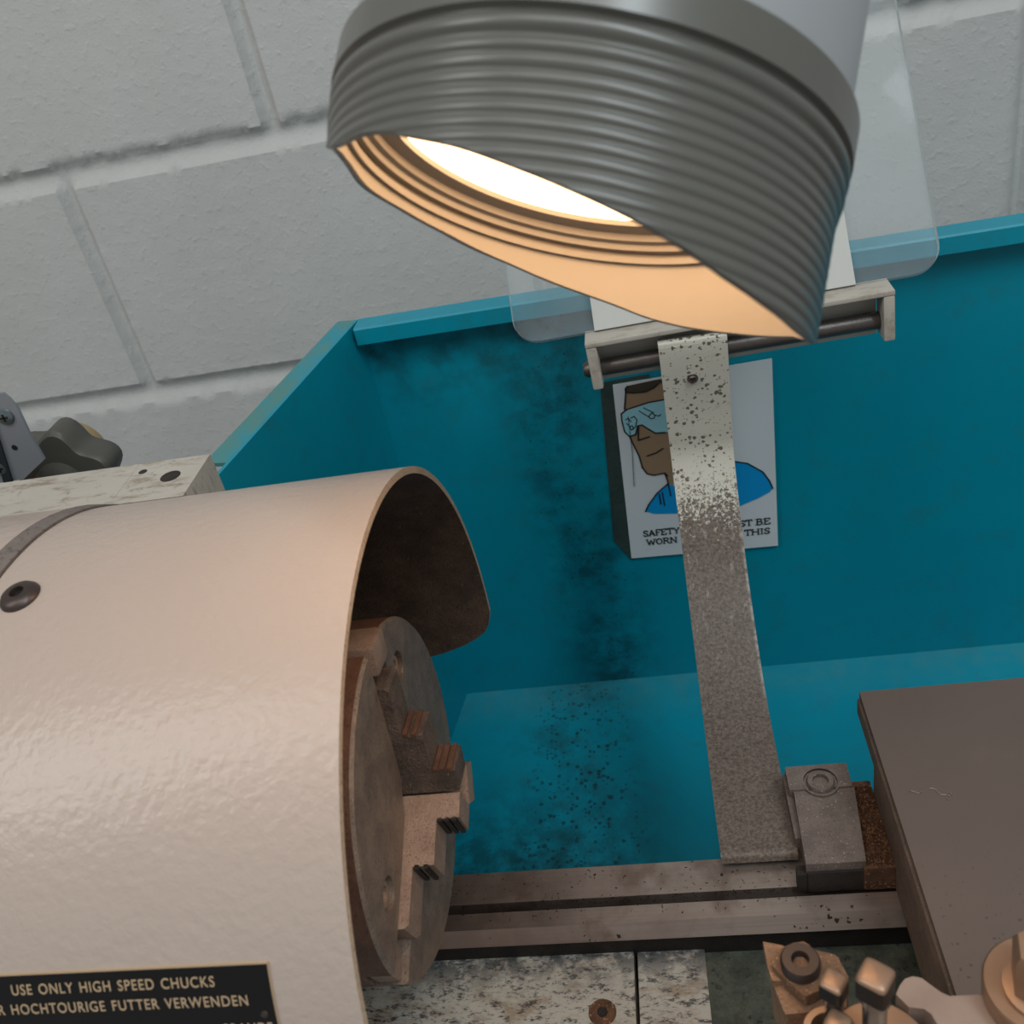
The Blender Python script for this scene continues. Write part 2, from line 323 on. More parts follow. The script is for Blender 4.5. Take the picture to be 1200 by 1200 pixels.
LINES = {'hair': [(0.0679,-0.0082),(0.068,-0.0057),(0.0697,-0.0041)],'brow': [(0.0679,-0.0082),(0.0724,-0.0092),(0.0796,-0.0096),(0.085,-0.0077),(0.088,-0.0054)],'fl': [(0.0679,-0.0082),(0.0657,-0.0197)],'jaw': [(0.0666,-0.0393),(0.0673,-0.0425),(0.0707,-0.0543),(0.0717,-0.0628),(0.0742,-0.0678),(0.0784,-0.0695),(0.0853,-0.0689),(0.0869,-0.0715)],'neck': [(0.0853,-0.0689),(0.0865,-0.0754),(0.0873,-0.0867)],'gog': [(0.0671,-0.0199),(0.0634,-0.0224),(0.0632,-0.028),(0.0639,-0.0352),(0.0666,-0.0391),(0.0704,-0.038),(0.0724,-0.0322),(0.0751,-0.032),(0.0788,-0.0356),(0.0826,-0.039),(0.0889,-0.0395)],'gtop': [(0.0634,-0.0224),(0.0671,-0.0199),(0.0809,-0.0171),(0.0913,-0.0166)],'nose': [(0.0727,-0.0326),(0.0715,-0.0425),(0.0787,-0.0409)],'mouth': [(0.0755,-0.0547),(0.081,-0.0534),(0.0861,-0.0507)],'sh': [(0.0698,-0.0966),(0.0724,-0.0916),(0.0788,-0.0834),(0.0863,-0.0773)],'shr': [(0.129,-0.0667),(0.1373,-0.0694),(0.1464,-0.0772),(0.1503,-0.0848),(0.152,-0.0905)],'f1': [(0.0801,-0.0843),(0.0803,-0.0923)],'f2': [(0.0822,-0.0833),(0.0826,-0.0936)],'g1': [(0.0745,-0.022),(0.0797,-0.0269)],'g2': [(0.0774,-0.0203),(0.0832,-0.0246)],'e1': [(0.0798,-0.0267),(0.0819,-0.0246),(0.0838,-0.0264),(0.0829,-0.0284),(0.0808,-0.0285),(0.0798,-0.0267)],'e2': [(0.0838,-0.0264),(0.0862,-0.0274),(0.0874,-0.0264)],'ear': [(0.0688,-0.0262),(0.071,-0.0253),(0.0724,-0.028),(0.0711,-0.0326),(0.0682,-0.0346),(0.0673,-0.032)],'ear2': [(0.0659,-0.0294),(0.0675,-0.0321),(0.0691,-0.0317),(0.0696,-0.0342)],'ear3': [(0.0655,-0.0269),(0.0672,-0.026),(0.0686,-0.0286)],'fold': [(0.0673,-0.0248),(0.0668,-0.0506),(0.0648,-0.0761)]}
CAP = [(0.0661,-0.1165),(0.0938,-0.1169),(0.1256,-0.1173),(0.1482,-0.1171),(0.0669,-0.1244),(0.0868,-0.1251),(0.1334,-0.1268),(0.1472,-0.1267)]
CLAMP = [(0.0992,-0.074),(0.1006,-0.0711),(0.1034,-0.0689),(0.106,-0.0679),(0.1088,-0.0676),(0.11,-0.0685),(0.1111,-0.0701),(0.1133,-0.0709),(0.1162,-0.0718),(0.1173,-0.073),(0.1164,-0.0774),(0.1113,-0.0814),(0.1067,-0.0832),(0.1059,-0.0826),(0.1025,-0.0786)]
INSERT = [(0.098,-0.0653),(0.1034,-0.0668),(0.1085,-0.0707),(0.1043,-0.0772),(0.0988,-0.077),(0.0982,-0.0725)]
HEAD = [(0.0986,-0.0743),(0.0996,-0.071),(0.1093,-0.0661),(0.1178,-0.0703),(0.1192,-0.0752),(0.1167,-0.0837),(0.1084,-0.0845),(0.1009,-0.085)]
LEVER = [(0.1294,-0.0836),(0.131,-0.0812),(0.1327,-0.0795),(0.1348,-0.0789),(0.1369,-0.0795),(0.1393,-0.0822),(0.1408,-0.0837),(0.1424,-0.0846),(0.1493,-0.0845),(0.1509,-0.0851),(0.1528,-0.0878),(0.1513,-0.0943),(0.1379,-0.0938),(0.1367,-0.0892),(0.1353,-0.0877),(0.1317,-0.0871)]
# ---------------------------------------------------------------- the block wall
from mathutils import noise as MN
def build_wall():
    bm = bmesh.new(); x0, x1, z0, z1, st = -1.05, .85, -.62, .62, .005
    nx, nz = int((x1 - x0) / st), int((z1 - z0) / st); rows = []
    PX, PZ, JX, JZ = .4585, .2425, -.2450, .1040
    def ss(t): t = max(0, min(1, t)); return t * t * (3 - 2 * t)
    for k in range(nz + 1):
        z = z0 + k * st; r = []; c = math.floor((z - JZ) / PZ); fz = (z - JZ) - c * PZ; dz = min(fz, PZ - fz)
        for i in range(nx + 1):
            x = x0 + i * st; fx = (x - JX - (c % 2) * PX / 2) % PX; dx = min(fx, PX - fx)
            j = MN.noise(Vector((x * 55, z * 55, 0))) * .0022 + MN.noise(Vector((x * 140, z * 140, 3))) * .0018
            je = MN.noise(Vector((x * 230, z * 230, 5))) * .0016
            a, b = max(0, 1 - ((dx + je * .6) / .0086) ** 2), max(0, 1 - ((dz + j + je) / .0115) ** 2); d = max(a, b)
            e = ss(1 - abs(min((dx - .0085) / .007, (dz - .0125) / .007))) * (1 if d <= 0 else 0)
            y = .73 + max(.0098 * a ** .7, .0085 * b ** .6) - e * max(0, MN.noise(Vector((x * 190, z * 190, 9)))) * .0022 + .0012 * MN.noise(Vector((x * 9, z * 9, 7))) * (1 - d) + .0004 * MN.noise(Vector((x * 90, z * 90, 1)))
            r.append(bm.verts.new((x, y, z)))
        rows.append(r)
    for a, b in zip(rows, rows[1:]):
        for i in range(nx): bm.faces.new((a[i], a[i + 1], b[i + 1], b[i]))
    back = [bm.verts.new(p) for p in ((x0, .80, z0), (x1, .80, z0), (x1, .80, z1), (x0, .80, z1))]
    bm.faces.new(back)
    for vs, (p, q) in ((rows[0], (0, 1)), (rows[-1], (3, 2)), ([r[0] for r in rows], (0, 3)), ([r[-1] for r in rows], (1, 2))):
        bm.faces.new(vs + [back[q], back[p]])
    o = obj('wall_back', bm, WALL, at=(0, .73, 0)); o['kind'] = 'structure'
build_wall()
fl = obj('floor', B((-1.05, -1.6, -1.12), (.85, .80, -1.10)), flat('grey_floor_paint', '#77787a', .5, var=.1, vs=20), at=(0, 0, -1.1)); fl['kind'] = 'structure'
# ---------------------------------------------------------------- teal splash tray
tray = thing('splash_tray', (.2, .30, -.27), 'teal sheet metal splash tray with folded rim standing behind the lathe bed', 'splash tray')
obj('back_panel', B((-.086, .309, -.262), (.75, .3115, .060)), TEAL_B, tray, bevel=.0006)
bm = bmesh.new()
prism(bm, [(.2956, .0521), (.2956, .0615), (.2966, .0625), (.3115, .0625), (.3115, .0605), (.2976, .0605), (.2976, .0521)], YZ, -.0838, .75)
obj('front_rim', bm, TEAL, tray, bevel=.0004)
# splayed end panel:  x = -0.084 at the back corner, -0.120 at its front edge
P0, P1 = Vector((-.0840, .3105, 0)), Vector((-.1182, .1200, 0)); dirp = (P1 - P0).normalized(); nor = Vector((dirp.y, -dirp.x, 0))
if nor.x > 0: nor = -nor
bm = bmesh.new()
loft(bm, [[P0 + Vector((0, 0, .0625)), P0 + nor * .002 + Vector((0, 0, .0625)), P0 + nor * .002 + Vector((0, 0, -.262)), P0 + Vector((0, 0, -.262))],
          [P1 + Vector((0, 0, .0625)), P1 + nor * .002 + Vector((0, 0, .0625)), P1 + nor * .002 + Vector((0, 0, -.262)), P1 + Vector((0, 0, -.262))]])
obj('end_panel', bm, TEAL, tray, bevel=.0005)
Pm = P0 + dirp * ((.3105 - .150) / -dirp.y)
bm = bmesh.new(); q = []
for p, w in ((P0 + nor * .002, .0115), (Pm + nor * .002, .0125)):
    q.append([p + Vector((0, 0, .0625)), p + nor * w + Vector((0, 0, .0625)), p + nor * w + Vector((0, 0, .0605)), p + Vector((0, 0, .0605))])
loft(bm, q); obj('folded_flange', bm, TEAL_FL, tray, bevel=.0005, label='worn greyish folded flange on the end panel')
bm = bmesh.new(); prism(bm, [(.309, -.246), (.05, -.262), (-.25, -.27), (-.25, -.273), (.05, -.265), (.309, -.250)], YZ, -.125, .75)
obj('tray_floor', bm, TEAL_F, tray, label='oily tray floor')
# ---------------------------------------------------------------- safety poster
poster = thing('safety_poster', (.106, .306, -.136), 'white safety poster of a man in goggles stuck on the teal panel', 'poster')
def layer(name, poly, mat, y, par, th=.00012):
    bm = bmesh.new(); prism(bm, poly, XZ, y - th, y); return obj(name, bm, mat, par, smooth=20)
layer('backing_board', BACKING, BACKP, .3089, poster, .0012)['label'] = 'dirty grey backing board showing past the poster edge'
sheet = layer('printed_sheet', SHEET, PAPER, .3075, poster, .0009)
layer('neck_and_face', FACE, SKIN, .3065, sheet)
layer('hair', HAIR, HAIRM, .30635, sheet)
layer('shirt', SHIRT, BLUEP, .30635, sheet)
layer('goggles', GOGGLES, GOGM, .3062, sheet)
def stroke(bm, pts, w, y):
    for (a, b), (c, d) in zip(pts, pts[1:]):
        t = Vector((c - a, d - b)); 
        if t.length < 1e-7: continue
        t.normalize(); n = Vector((-t.y, t.x)) * w / 2; e = t * w * .3
        prism(bm, [(a - e.x + n.x, b - e.y + n.y), (c + e.x + n.x, d + e.y + n.y), (c + e.x - n.x, d + e.y - n.y), (a - e.x - n.x, b - e.y - n.y)], XZ, y - .0001, y)
bm = bmesh.new()
OUT = {'nose_line': bmesh.new(), 'mouth_line': bmesh.new(), 'forehead_outline': bmesh.new(), 'jaw_outline': bmesh.new(), 'goggle_outline': bmesh.new(), 'shirt_outline': bmesh.new(), 'sheet_fold': bmesh.new()}
for kx, pts in LINES.items():
    bm = OUT['sheet_fold' if kx == 'fold' else 'nose_line' if kx == 'nose' else 'mouth_line' if kx == 'mouth' else 'goggle_outline' if kx[0] in 'ge' else 'shirt_outline' if kx in ('sh', 'f1', 'f2') else 'forehead_outline' if kx in ('hair', 'brow', 'fl') else 'jaw_outline']; stroke(bm, pts, .0004 if kx in ('fold',) else (.0006 if kx[0] in 'ge' and kx not in ('gog', 'gtop') else .00085), .3060)
for kx, b_ in OUT.items(): obj(kx, b_, INK if kx != 'sheet_fold' else BACKP, sheet)
# bold serif capitals drawn as strokes on a 0..1 cap height
GL = {'S': (.62, [[(.56, .78), (.45, .97), (.2, .97), (.08, .75), (.2, .56), (.42, .46), (.55, .25), (.42, .03), (.17, .03), (.05, .22)]]),
      'A': (.8, [[(.1, 0), (.4, 1)], [(.4, 1), (.7, 0)], [(.2, .34), (.6, .34)]]), 'F': (.66, [[(.15, 0), (.15, 1)], [(.15, 1), (.6, 1)], [(.15, .52), (.45, .52)], [(.6, 1), (.6, .8)]]),
      'E': (.7, [[(.15, 0), (.15, 1)], [(.15, 1), (.6, 1)], [(.15, .52), (.45, .52)], [(.15, 0), (.62, 0)], [(.6, 1), (.6, .8)], [(.62, 0), (.62, .2)]]),
      'T': (.72, [[(.36, 0), (.36, 1)], [(.06, 1), (.66, 1)], [(.06, 1), (.06, .8)], [(.66, 1), (.66, .8)]]), 'Y': (.8, [[(.4, 0), (.4, .45)], [(.1, 1), (.4, .45)], [(.7, 1), (.4, .45)]]),
      'W': (1.05, [[(.08, 1), (.3, 0)], [(.3, 0), (.52, .8)], [(.52, .8), (.74, 0)], [(.74, 0), (.97, 1)]]), 'O': (.8, [[(.4, 1), (.15, .8), (.1, .5), (.15, .2), (.4, 0), (.65, .2), (.7, .5), (.65, .8), (.4, 1)]]),
      'R': (.8, [[(.15, 0), (.15, 1)], [(.15, 1), (.5, 1), (.62, .78), (.5, .52), (.15, .52)], [(.4, .52), (.7, 0)]]), 'N': (.85, [[(.13, 0), (.13, 1)], [(.13, 1), (.68, 0)], [(.68, 0), (.68, 1)]]),
      'U': (.82, [[(.13, 1), (.13, .25), (.25, .03), (.52, .03), (.66, .25), (.66, 1)]]), 'B': (.75, [[(.15, 0), (.15, 1)], [(.15, 1), (.48, 1), (.58, .78), (.48, .54), (.15, .54)], [(.48, .54), (.64, .28), (.5, 0), (.15, 0)]]),
      'H': (.88, [[(.13, 0), (.13, 1)], [(.72, 0), (.72, 1)], [(.13, .52), (.72, .52)]]), 'I': (.42, [[(.2, 0), (.2, 1)]]), 'M': (1.0, [[(.12, 0), (.12, 1)], [(.12, 1), (.48, .1)], [(.48, .1), (.84, 1)], [(.84, 1), (.84, 0)]]), ' ': (.4, [])}
SERIF = {'A': [(.1, 0), (.7, 0)], 'F': [(.15, 0)], 'T': [(.36, 0)], 'Y': [(.4, 0), (.1, 1), (.7, 1)], 'W': [(.08, 1), (.97, 1)], 'R': [(.15, 0), (.72, 0), (.12, 1)], 'N': [(.13, 0), (.1, 1), (.68, 1)],
         'U': [(.13, 1), (.66, 1)], 'H': [(.13, 0), (.72, 0), (.13, 1), (.72, 1)], 'I': [(.2, 0), (.2, 1)], 'B': [(.1, 0), (.1, 1)], 'E': [(.1, 0), (.1, 1)], 'M': [(.12, 0), (.84, 0)]}
def serif_text(bm, s, p, q, h, y):
    """capitals from baseline point p to q (x, z)"""
    p, q = Vector(p), Vector(q); tot = sum(GL[c][0] for c in s); ux = (q - p) / tot; uz = Vector((-ux.y, ux.x)).normalized() * h; cx = 0
    for c in s:
        w, st = GL[c]
        for pl in st: stroke(bm, [tuple(p + ux * (cx + a) + uz * b) for a, b in pl], h * .17, y)
        for a, b in SERIF.get(c, ()): stroke(bm, [tuple(p + ux * (cx + a + e) + uz * (b * .96 + .02)) for e in (-.13, .13)], h * .09, y)
        cx += w
H = .0045
for wd, p, q in (('SAFETY', (.0661, -.1165), (.0905, -.1169)), ('MUST', (.1180, -.1172), (.1378, -.1175)), ('BE', (.1398, -.1175), (.1495, -.1178)), ('WORN', (.0675, -.1238), (.0882, -.1243)), ('THIS', (.1320, -.1252), (.1488, -.1255))):
    bm = bmesh.new(); serif_text(bm, wd, p, q, H, .3062); obj('caption_word', bm, INK, sheet)
# ---------------------------------------------------------------- headstock
hs = thing('headstock', (-.28, 0, -.105), 'scuffed off-white lathe headstock with a flat top behind the chuck guard', 'headstock')
bm = bmesh.new(); box(bm, (-.48, -.10, -.262), (-.128, .1062, .0905))
wedge = [(.0742, .0905), (.1062, .0905), (.1062, .0530)] + [(.1172 * math.cos(t), .1172 * math.sin(t)) for t in [math.radians(27 + 23.6 * i / 8) for i in range(9)]]
prism(bm, wedge, YZ, -.1281, -.0965)
cast = obj('casting', bm, GRIMY, hs, bevel=.0012)
obj('spindle_boss', LA((-.48, 0, 0), (1, 0, 0), [(.1163, 0), (.1163, .3555)], n=96), CREAM, hs, bevel=.001)
obj('joint_seal', LA((-.1244, 0, 0), (1, 0, 0), [(.1166, 0), (.1158, .0068), (.09, .0068), (.09, 0)], n=96, cap=False), RUBBER, hs, label='grey joint seal ring')
for x, y in ((-.1085, .0915), (-.1235, .0985)):
    r = .0042 if x > -.115 else .0018
    obj('plugged_hole', LA((x, y, .0897), (0, 0, 1), [(r, 0), (r, .0009), (r * .8, .0011)], n=20), SADDLE_D, hs, label='dark plugged bolt hole')
# ---------------------------------------------------------------- chuck guard
guard = thing('chuck_guard', (-.06, -.116, 0), 'cream curved chuck guard with a raw chipped edge arching over the chuck', 'chuck guard')
def build_guard():
    RO, RI, L = .115, .1125, .117; bm = bmesh.new()
    xs = [0, -.0008, -.002, -.004, -.008, -.0145, -.0255, -.04, -.06, -.09, -L]; ends = [-6.0, -7.8, -9.6, -11.2, -12.6, -14.2, -15.8, -17, -18, -19, -20]; NA = 110
    def grid(r):
        return [[bm.verts.new((x, r * math.cos(t), r * math.sin(t))) for t in [math.radians(e + (186 - e) * i / NA) for i in range(NA + 1)]] for x, e in zip(xs, ends)]
    go, gi = grid(RO), grid(RI)
    def quad(a, b, c, d, m): bm.faces.new((a, b, c, d)).material_index = m
    for g, m in ((go, 0), (gi, 1)):
        for r0, r1 in zip(g, g[1:]):
            for i in range(NA): quad(r0[i], r0[i + 1], r1[i + 1], r1[i], m)
    for i in range(NA): quad(go[0][i], go[0][i + 1], gi[0][i + 1], gi[0][i], 2); quad(go[-1][i], go[-1][i + 1], gi[-1][i + 1], gi[-1][i], 2)
    for k in range(len(xs) - 1): quad(go[k][0], go[k + 1][0], gi[k + 1][0], gi[k][0], 2); quad(go[k][-1], go[k + 1][-1], gi[k + 1][-1], gi[k][-1], 2)
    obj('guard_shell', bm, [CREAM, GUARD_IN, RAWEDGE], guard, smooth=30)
build_guard()
ga = math.radians(97.8); gn = (0, math.cos(ga), math.sin(ga))
sc = obj('fixing_screw', LA((-.1052, .1148 * gn[1], .1148 * gn[2]), gn, [(.0062, 0), (.0060, .0008), (.0050, .0020), (.0032, .0026), (.0022, .0026), (.0021, .0010), (.00001, .0010)], n=32), SCREW, guard, label='brown button head screw')
obj('hex_socket', LA((-.1052, .1159 * gn[1], .1159 * gn[2]), gn, [(.002, 0), (.0019, .0003)], n=6), BLACK, sc)
# name plate, bent round the guard (angles in degrees from +Y)
def arc(x, deg, r): t = math.radians(deg); return Vector((x, r * math.cos(t), r * math.sin(t)))
def arc_sheet(bm, x0, x1, d0, d1, r, th, n=14):
    loft(bm, [[arc(x0, d, r), arc(x1, d, r), arc(x1, d, r + th), arc(x0, d, r + th)] for d in [d0 + (d1 - d0) * i / n for i in range(n + 1)]])
bm = bmesh.new(); arc_sheet(bm, -.113, -.0213, 150.3, 173, .1150, .0005); pl = obj('name_plate', bm, GOLD, guard, label='black name plate with pale gold lettering and border')
bm = bmesh.new(); arc_sheet(bm, -.1126, -.0216, 150.5, 172.7, .1154, .0003); obj('black_field', bm, PLATE_K, pl)
def arc_text(s, x0, x1, dbase, cap):
    cu = bpy.data.curves.new('t', 'FONT'); cu.body = s; cu.size = 1; cu.offset = .004; cu.space_character = 1.14; cu.space_word = 1.35; o = bpy.data.objects.new('t', cu); COL.objects.link(o)
    bpy.context.view_layer.update(); me = bpy.data.meshes.new_from_object(o.evaluated_get(bpy.context.evaluated_depsgraph_get()))
    bpy.data.objects.remove(o); bpy.data.curves.remove(cu)
    bm = bmesh.new(); bm.from_mesh(me); bpy.data.meshes.remove(me)
    a, b = min(v.co.x for v in bm.verts), max(v.co.x for v in bm.verts); hc = .69
    for v in bm.verts:
        x = x0 + (v.co.x - a) / (b - a) * (x1 - x0); d = dbase - math.degrees(v.co.y / hc * cap / .1158); v.co = arc(x, d, .11582)
    g = bmesh.ops.extrude_face_region(bm, geom=bm.faces[:]); 
    for v in [e for e in g['geom'] if isinstance(e, bmesh.types.BMVert)]: v.co = Vector((v.co.x, v.co.y * 1.001, v.co.z * 1.001))
    return bm
for s, x0, x1, d in (('USE ONLY HIGH SPEED CHUCKS', -.0909, -.0357, 152.95), ('NUR HOCHTOURIGE FUTTER VERWENDEN', -.1012, -.0279, 155.55), ('\u00c0', -.0555, -.0532, 159.6), ('GRANDE', -.0362, -.0228, 159.3)):
    obj('lettering', arc_text(s, x0, x1, d, .0027), GOLD, pl, smooth=20)
rn = arc(0, 157.6, 1); obj('rivet', LA(arc(-.0243, 156.9, .1155), (0, rn.y, rn.z), [(.0011, 0), (.0009, .0005), (.0004, .0007)], n=14), SCREW, pl)
# ---------------------------------------------------------------- three-jaw chuck
chuck = thing('lathe_chuck', (-.045, 0, 0), 'dusty steel three-jaw lathe chuck with stepped jaws under the cream guard', 'lathe chuck')
XF = -.0155
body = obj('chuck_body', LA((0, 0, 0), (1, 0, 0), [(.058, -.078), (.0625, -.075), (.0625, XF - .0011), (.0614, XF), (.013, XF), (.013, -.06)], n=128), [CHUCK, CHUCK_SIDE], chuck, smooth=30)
JA = [math.radians(d) for d in (201, 81, 321)]
def jm(t): return Matrix(((1, 0, 0, 0), (0, math.cos(t), -math.sin(t), 0), (0, math.sin(t), math.cos(t), 0), (0, 0, 0, 1)))   # local y runs outward along the jaw
cuts = [cutter(B((XF - .011, .008, -.0074), (XF + .01, .075, .0074), jm(t))) for t in JA]
SCR = [JA[0] - math.radians(28), JA[0] - math.radians(28) + 2 * pi / 3, JA[0] - math.radians(28) - 2 * pi / 3]
SCR = [math.radians(176), math.radians(176 - 120), math.radians(176 + 120)]
SCR_R = .0445
for t in SCR: cuts.append(cutter(LA((XF - .006, SCR_R * math.cos(t), SCR_R * math.sin(t)), (1, 0, 0), [(.0058, 0), (.0058, .02)], n=32)))
boolean(body, cuts)
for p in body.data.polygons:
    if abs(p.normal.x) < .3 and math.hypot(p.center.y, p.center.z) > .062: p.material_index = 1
for t in SCR: socket_screw(chuck, 'cap_screw', (XF - .0059, SCR_R * math.cos(t), SCR_R * math.sin(t)), (1, 0, 0), .0047, .0045, JAW, BLACK)
obj('spindle_nose', LA((0, 0, 0), (1, 0, 0), [(.05, -.117), (.05, -.0785)], n=64), CHUCK, chuck)
def jaw(t, mats):
    w = .0069; h = XF
    prof = [(.0012, h - .009), (.0012, h + .0192), (.0130, h + .0192), (.0132, h + .0112), (.0285, h + .0110), (.0287, h + .0036), (.0470, h + .0034), (.0482, h + .0020), (.0482, h - .009)]
    bm = bmesh.new(); V = prism(bm, prof, lambda u, v, q: Vector((v, u, q)), -w, w)
    # the gripping end is ground to a wedge so that three jaws close on each other
    for r in V:
        for v in r:
            if v.co.y < .002: v.co.y = .0004 + abs(v.co.z) * .577
    for y, z0 in ((.0132, h + .0124), (.0132, h + .0149), (.0132, h + .0174), (.0287, h + .005), (.0287, h + .0082)):     # serrations across each step
        n0 = len(bm.faces); box(bm, (z0 - .0008, y - .0006, -w), (z0 + .0008, y + .0009, w)); bm.faces.ensure_lookup_table()
        for f in bm.faces[n0:]: f.material_index = 1
    bm.transform(jm(t)); return obj('stepped_jaw', bm, mats, chuck, bevel=.0003, seg=1)
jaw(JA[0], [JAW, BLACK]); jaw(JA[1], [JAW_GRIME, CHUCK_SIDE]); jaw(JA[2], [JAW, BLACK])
obj('jaw_guide', B((XF - .0105, .0505, -.0072), (XF - .0025, .0612, .0072), jm(JA[0])), JAW, chuck, bevel=.0008)
obj('jaw_end_block', B((XF - .010, .0535, -.0072), (XF + .0022, .0645, .0072), jm(JA[1])), JAW, chuck, bevel=.0012)
# ---------------------------------------------------------------- lathe bed
bed = thing('lathe_bed', (.1, 0, -.20), 'lathe bed with two scratched ground steel ways and oil-stained white covers', 'lathe bed')
obj('flat_way', B((-.117, .0262, -.128), (.75, .0418, -.105)), WAY, bed, bevel=.0005)
bm = bmesh.new(); prism(bm, [(.0216, -.105), (.0137, -.105), (.0095, -.1110), (.0105, -.1118), (.0135, -.116), (.0216, -.116)], YZ, -.117, .75); obj('vee_way', bm, WAY, bed, bevel=.0002)
obj('bed_wall', B((-.117, .0125, -.261), (.75, .0415, -.1155)), SADDLE_D, bed, label='bed wall below the ways, coloured black as shade')  # near-black colour stands in for the shade under the ways
obj('front_way', B((-.117, -.078, -.256), (.75, -.040, -.105)), WAY, bed, bevel=.001)
obj('stand', B((-.48, -.20, -1.10), (.75, .25, -.274)), TEAL, bed, bevel=.004)
obj('trough_floor', B((.0785, -.040, -.20), (.75, .0125, -.127)), SLUDGE, bed, label='oily green trough between the ways')
obj('bed_cover', B((-.10, -.040, -.20), (.0487, .0125, -.124)), COVER, bed, bevel=.0008, label='oil-stained white cover with a rusty bolt')
obj('bed_cover', B((.0503, -.040, -.20), (.0785, .0125, -.1245)), COVER, bed, bevel=.004, seg=4, label='narrow rounded white cover')
cb = obj('cover_bolt', LA((.0352, -.0134, -.1241), (0, 0, 1), [(.0058, 0), (.0054, .0007), (.0046, .0004), (.0042, .0006), (.0022, .0007), (.0020, .0002), (.00001, .0002)], n=24), RUST, bed, label='rusty countersunk bolt')
obj('hex_socket', LA((.0352, -.0134, -.1238), (0, 0, 1), [(.0023, 0), (.0021, .0006)], n=6), SADDLE_D, cb)
# ---------------------------------------------------------------- carriage saddle
sad = thing('saddle', (.2, .04, -.105), 'dust-covered carriage saddle sitting on the rear way beside the cross slide', 'saddle')
bm = bmesh.new(); prism(bm, [(.1232, .0245), (.1466, .0245), (.1500, .0622), (.1245, .0622)], XY, -.1049, -.0885); obj('saddle_wing', bm, SADDLE, sad, bevel=.0011)
obj('saddle_front_lip', B((.1195, .0238, -.1049), (.1248, .0285, -.0945)), SADDLE_D, sad, bevel=.0008)
obj('saddle_ledge', B((.1455, .0229, -.1049), (.1576, .0672, -.0915)), RUST, sad, bevel=.0012, label='ledge buried in rusty brown swarf dust')
obj('saddle_skirt', B((.1236, .0232, -.1049), (.1457, .0252, -.0930)), SADDLE_D, sad, bevel=.0008)
cap_ = obj('keep_plate', B((.1228, .0615, -.0975), (.1492, .0745, -.0873)), SADDLE, sad, bevel=.0005)
boolean(cap_, [cutter(LA((.1365, .0652, -.0885), (0, 0, 1), [(.0072, 0), (.0072, .01)], n=36))])
socket_screw(sad, 'cap_screw', (.1365, .0652, -.0915), (0, 0, 1), .0060, .0048, SADDLE, SADDLE_D, .0030)
obj('screw_collar', LA((.1365, .0652, -.0886), (0, 0, 1), [(.0080, 0), (.0080, .0014), (.0072, .0014), (.0072, 0)], n=36, cap=False), SADDLE, sad)
# ---------------------------------------------------------------- cross slide
cs = thing('cross_slide', (.3, 0, -.105), 'flat dark grey cross slide table with a dirty swarf-streaked side', 'cross slide')
obj('table_top', B((.1570, -.16, -.0690), (.48, .0846, -.0550)), [TABLE], cs, bevel=.0006)
obj('slide_body', B((.1578, -.16, -.1045), (.48, .0610, -.0690)), SLIDE_SIDE, cs, bevel=.0006)
obj('side_strip', B((.1560, -.16, -.0668), (.1572, .0840, -.0585)), SLIDE_SIDE, cs, bevel=.0004)
# ---------------------------------------------------------------- chip shield: arm, rod, bracket and clear panel
sh = thing('chip_shield', (.106, .042, -.100), 'clear plastic chip shield on a bent cream arm speckled with oil', 'chip shield')
def ribbon(pts, x0, x1, th):
    """flat bar bent along a smooth (y, z) path; x0, x1 left and right edge"""
    P = [Vector((0, a, b)) for a, b in pts]; path = []
    for i in range(len(P) - 1):
        p0, p1, p2, p3 = P[max(i - 1, 0)], P[i], P[i + 1], P[min(i + 2, len(P) - 1)]
        for k in range(8):
            t = k / 8; path.append(.5 * ((2 * p1) + (p2 - p0) * t + (2 * p0 - 5 * p1 + 4 * p2 - p3) * t * t + (3 * p1 - p0 - 3 * p2 + p3) * t ** 3))
    path.append(P[-1]); rings = []
    for i, p in enumerate(path):
        d = (path[min(i + 1, len(path) - 1)] - path[max(i - 1, 0)]).normalized(); n = Vector((0, -d.z, d.y))
        if n.y > 0 and i < 3: n = n
        rings.append([p + Vector((x0, 0, 0)), p + Vector((x1, 0, 0)), p + Vector((x1, 0, 0)) + n * th, p + Vector((x0, 0, 0)) + n * th])
    bm = bmesh.new(); loft(bm, rings); return bm
# path runs from the top down; thickness lies on the far side
obj('bent_arm', ribbon([(.2050, .0680), (.1985, .0692), (.1968, .0640), (.2080, .0180), (.2095, -.010), (.1890, -.0523), (.160, -.0790), (.1250, -.0975), (.0880, -.1012), (.0500, -.0990), (.0405, -.0978), (.0375, -.0985), (.0366, -.1015)], .0900, .1220, .0028), ARM, sh, bevel=.0004, seg=1)
obj('arm_foot', B((.1215, .040, -.1046), (.1242, .075, -.092)), SADDLE, sh, bevel=.0008)
socket_screw(sh, 'arm_screw', (.1046, .2015, .0470), (0, -.98, .2), .0026, .0016, SCREW, BLACK)
ry = math.radians(1.6); lean = math.radians(38)
ex = Vector((math.cos(ry), 0, math.sin(ry))); eu = Vector((-math.sin(ry) * math.cos(lean), math.sin(lean), math.cos(lean))); en = ex.cross(eu) ; ez = Vector((-math.sin(ry), 0, math.cos(ry)))
if en.y > 0: en = -en
O = Vector((.125, .212, .0762))
def SP(a, u, n=0): return O + ex * a + eu * u + en * n
def SB(a, b):   # box in the bracket's frame: x along rod, y to the wall, z up
    M = Matrix(((ex.x, 0, ez.x, O.x), (ex.y, 1, ez.y, O.y), (ex.z, 0, ez.z, O.z), (0, 0, 0, 1))); return B(a, b, M)
bm = bmesh.new()
rod_a, rod_b = O + ex * -.0705 + ez * -.0170 + Vector((0, -.0060, 0)), O + ex * .0690 + ez * -.0170 + Vector((0, -.0060, 0))
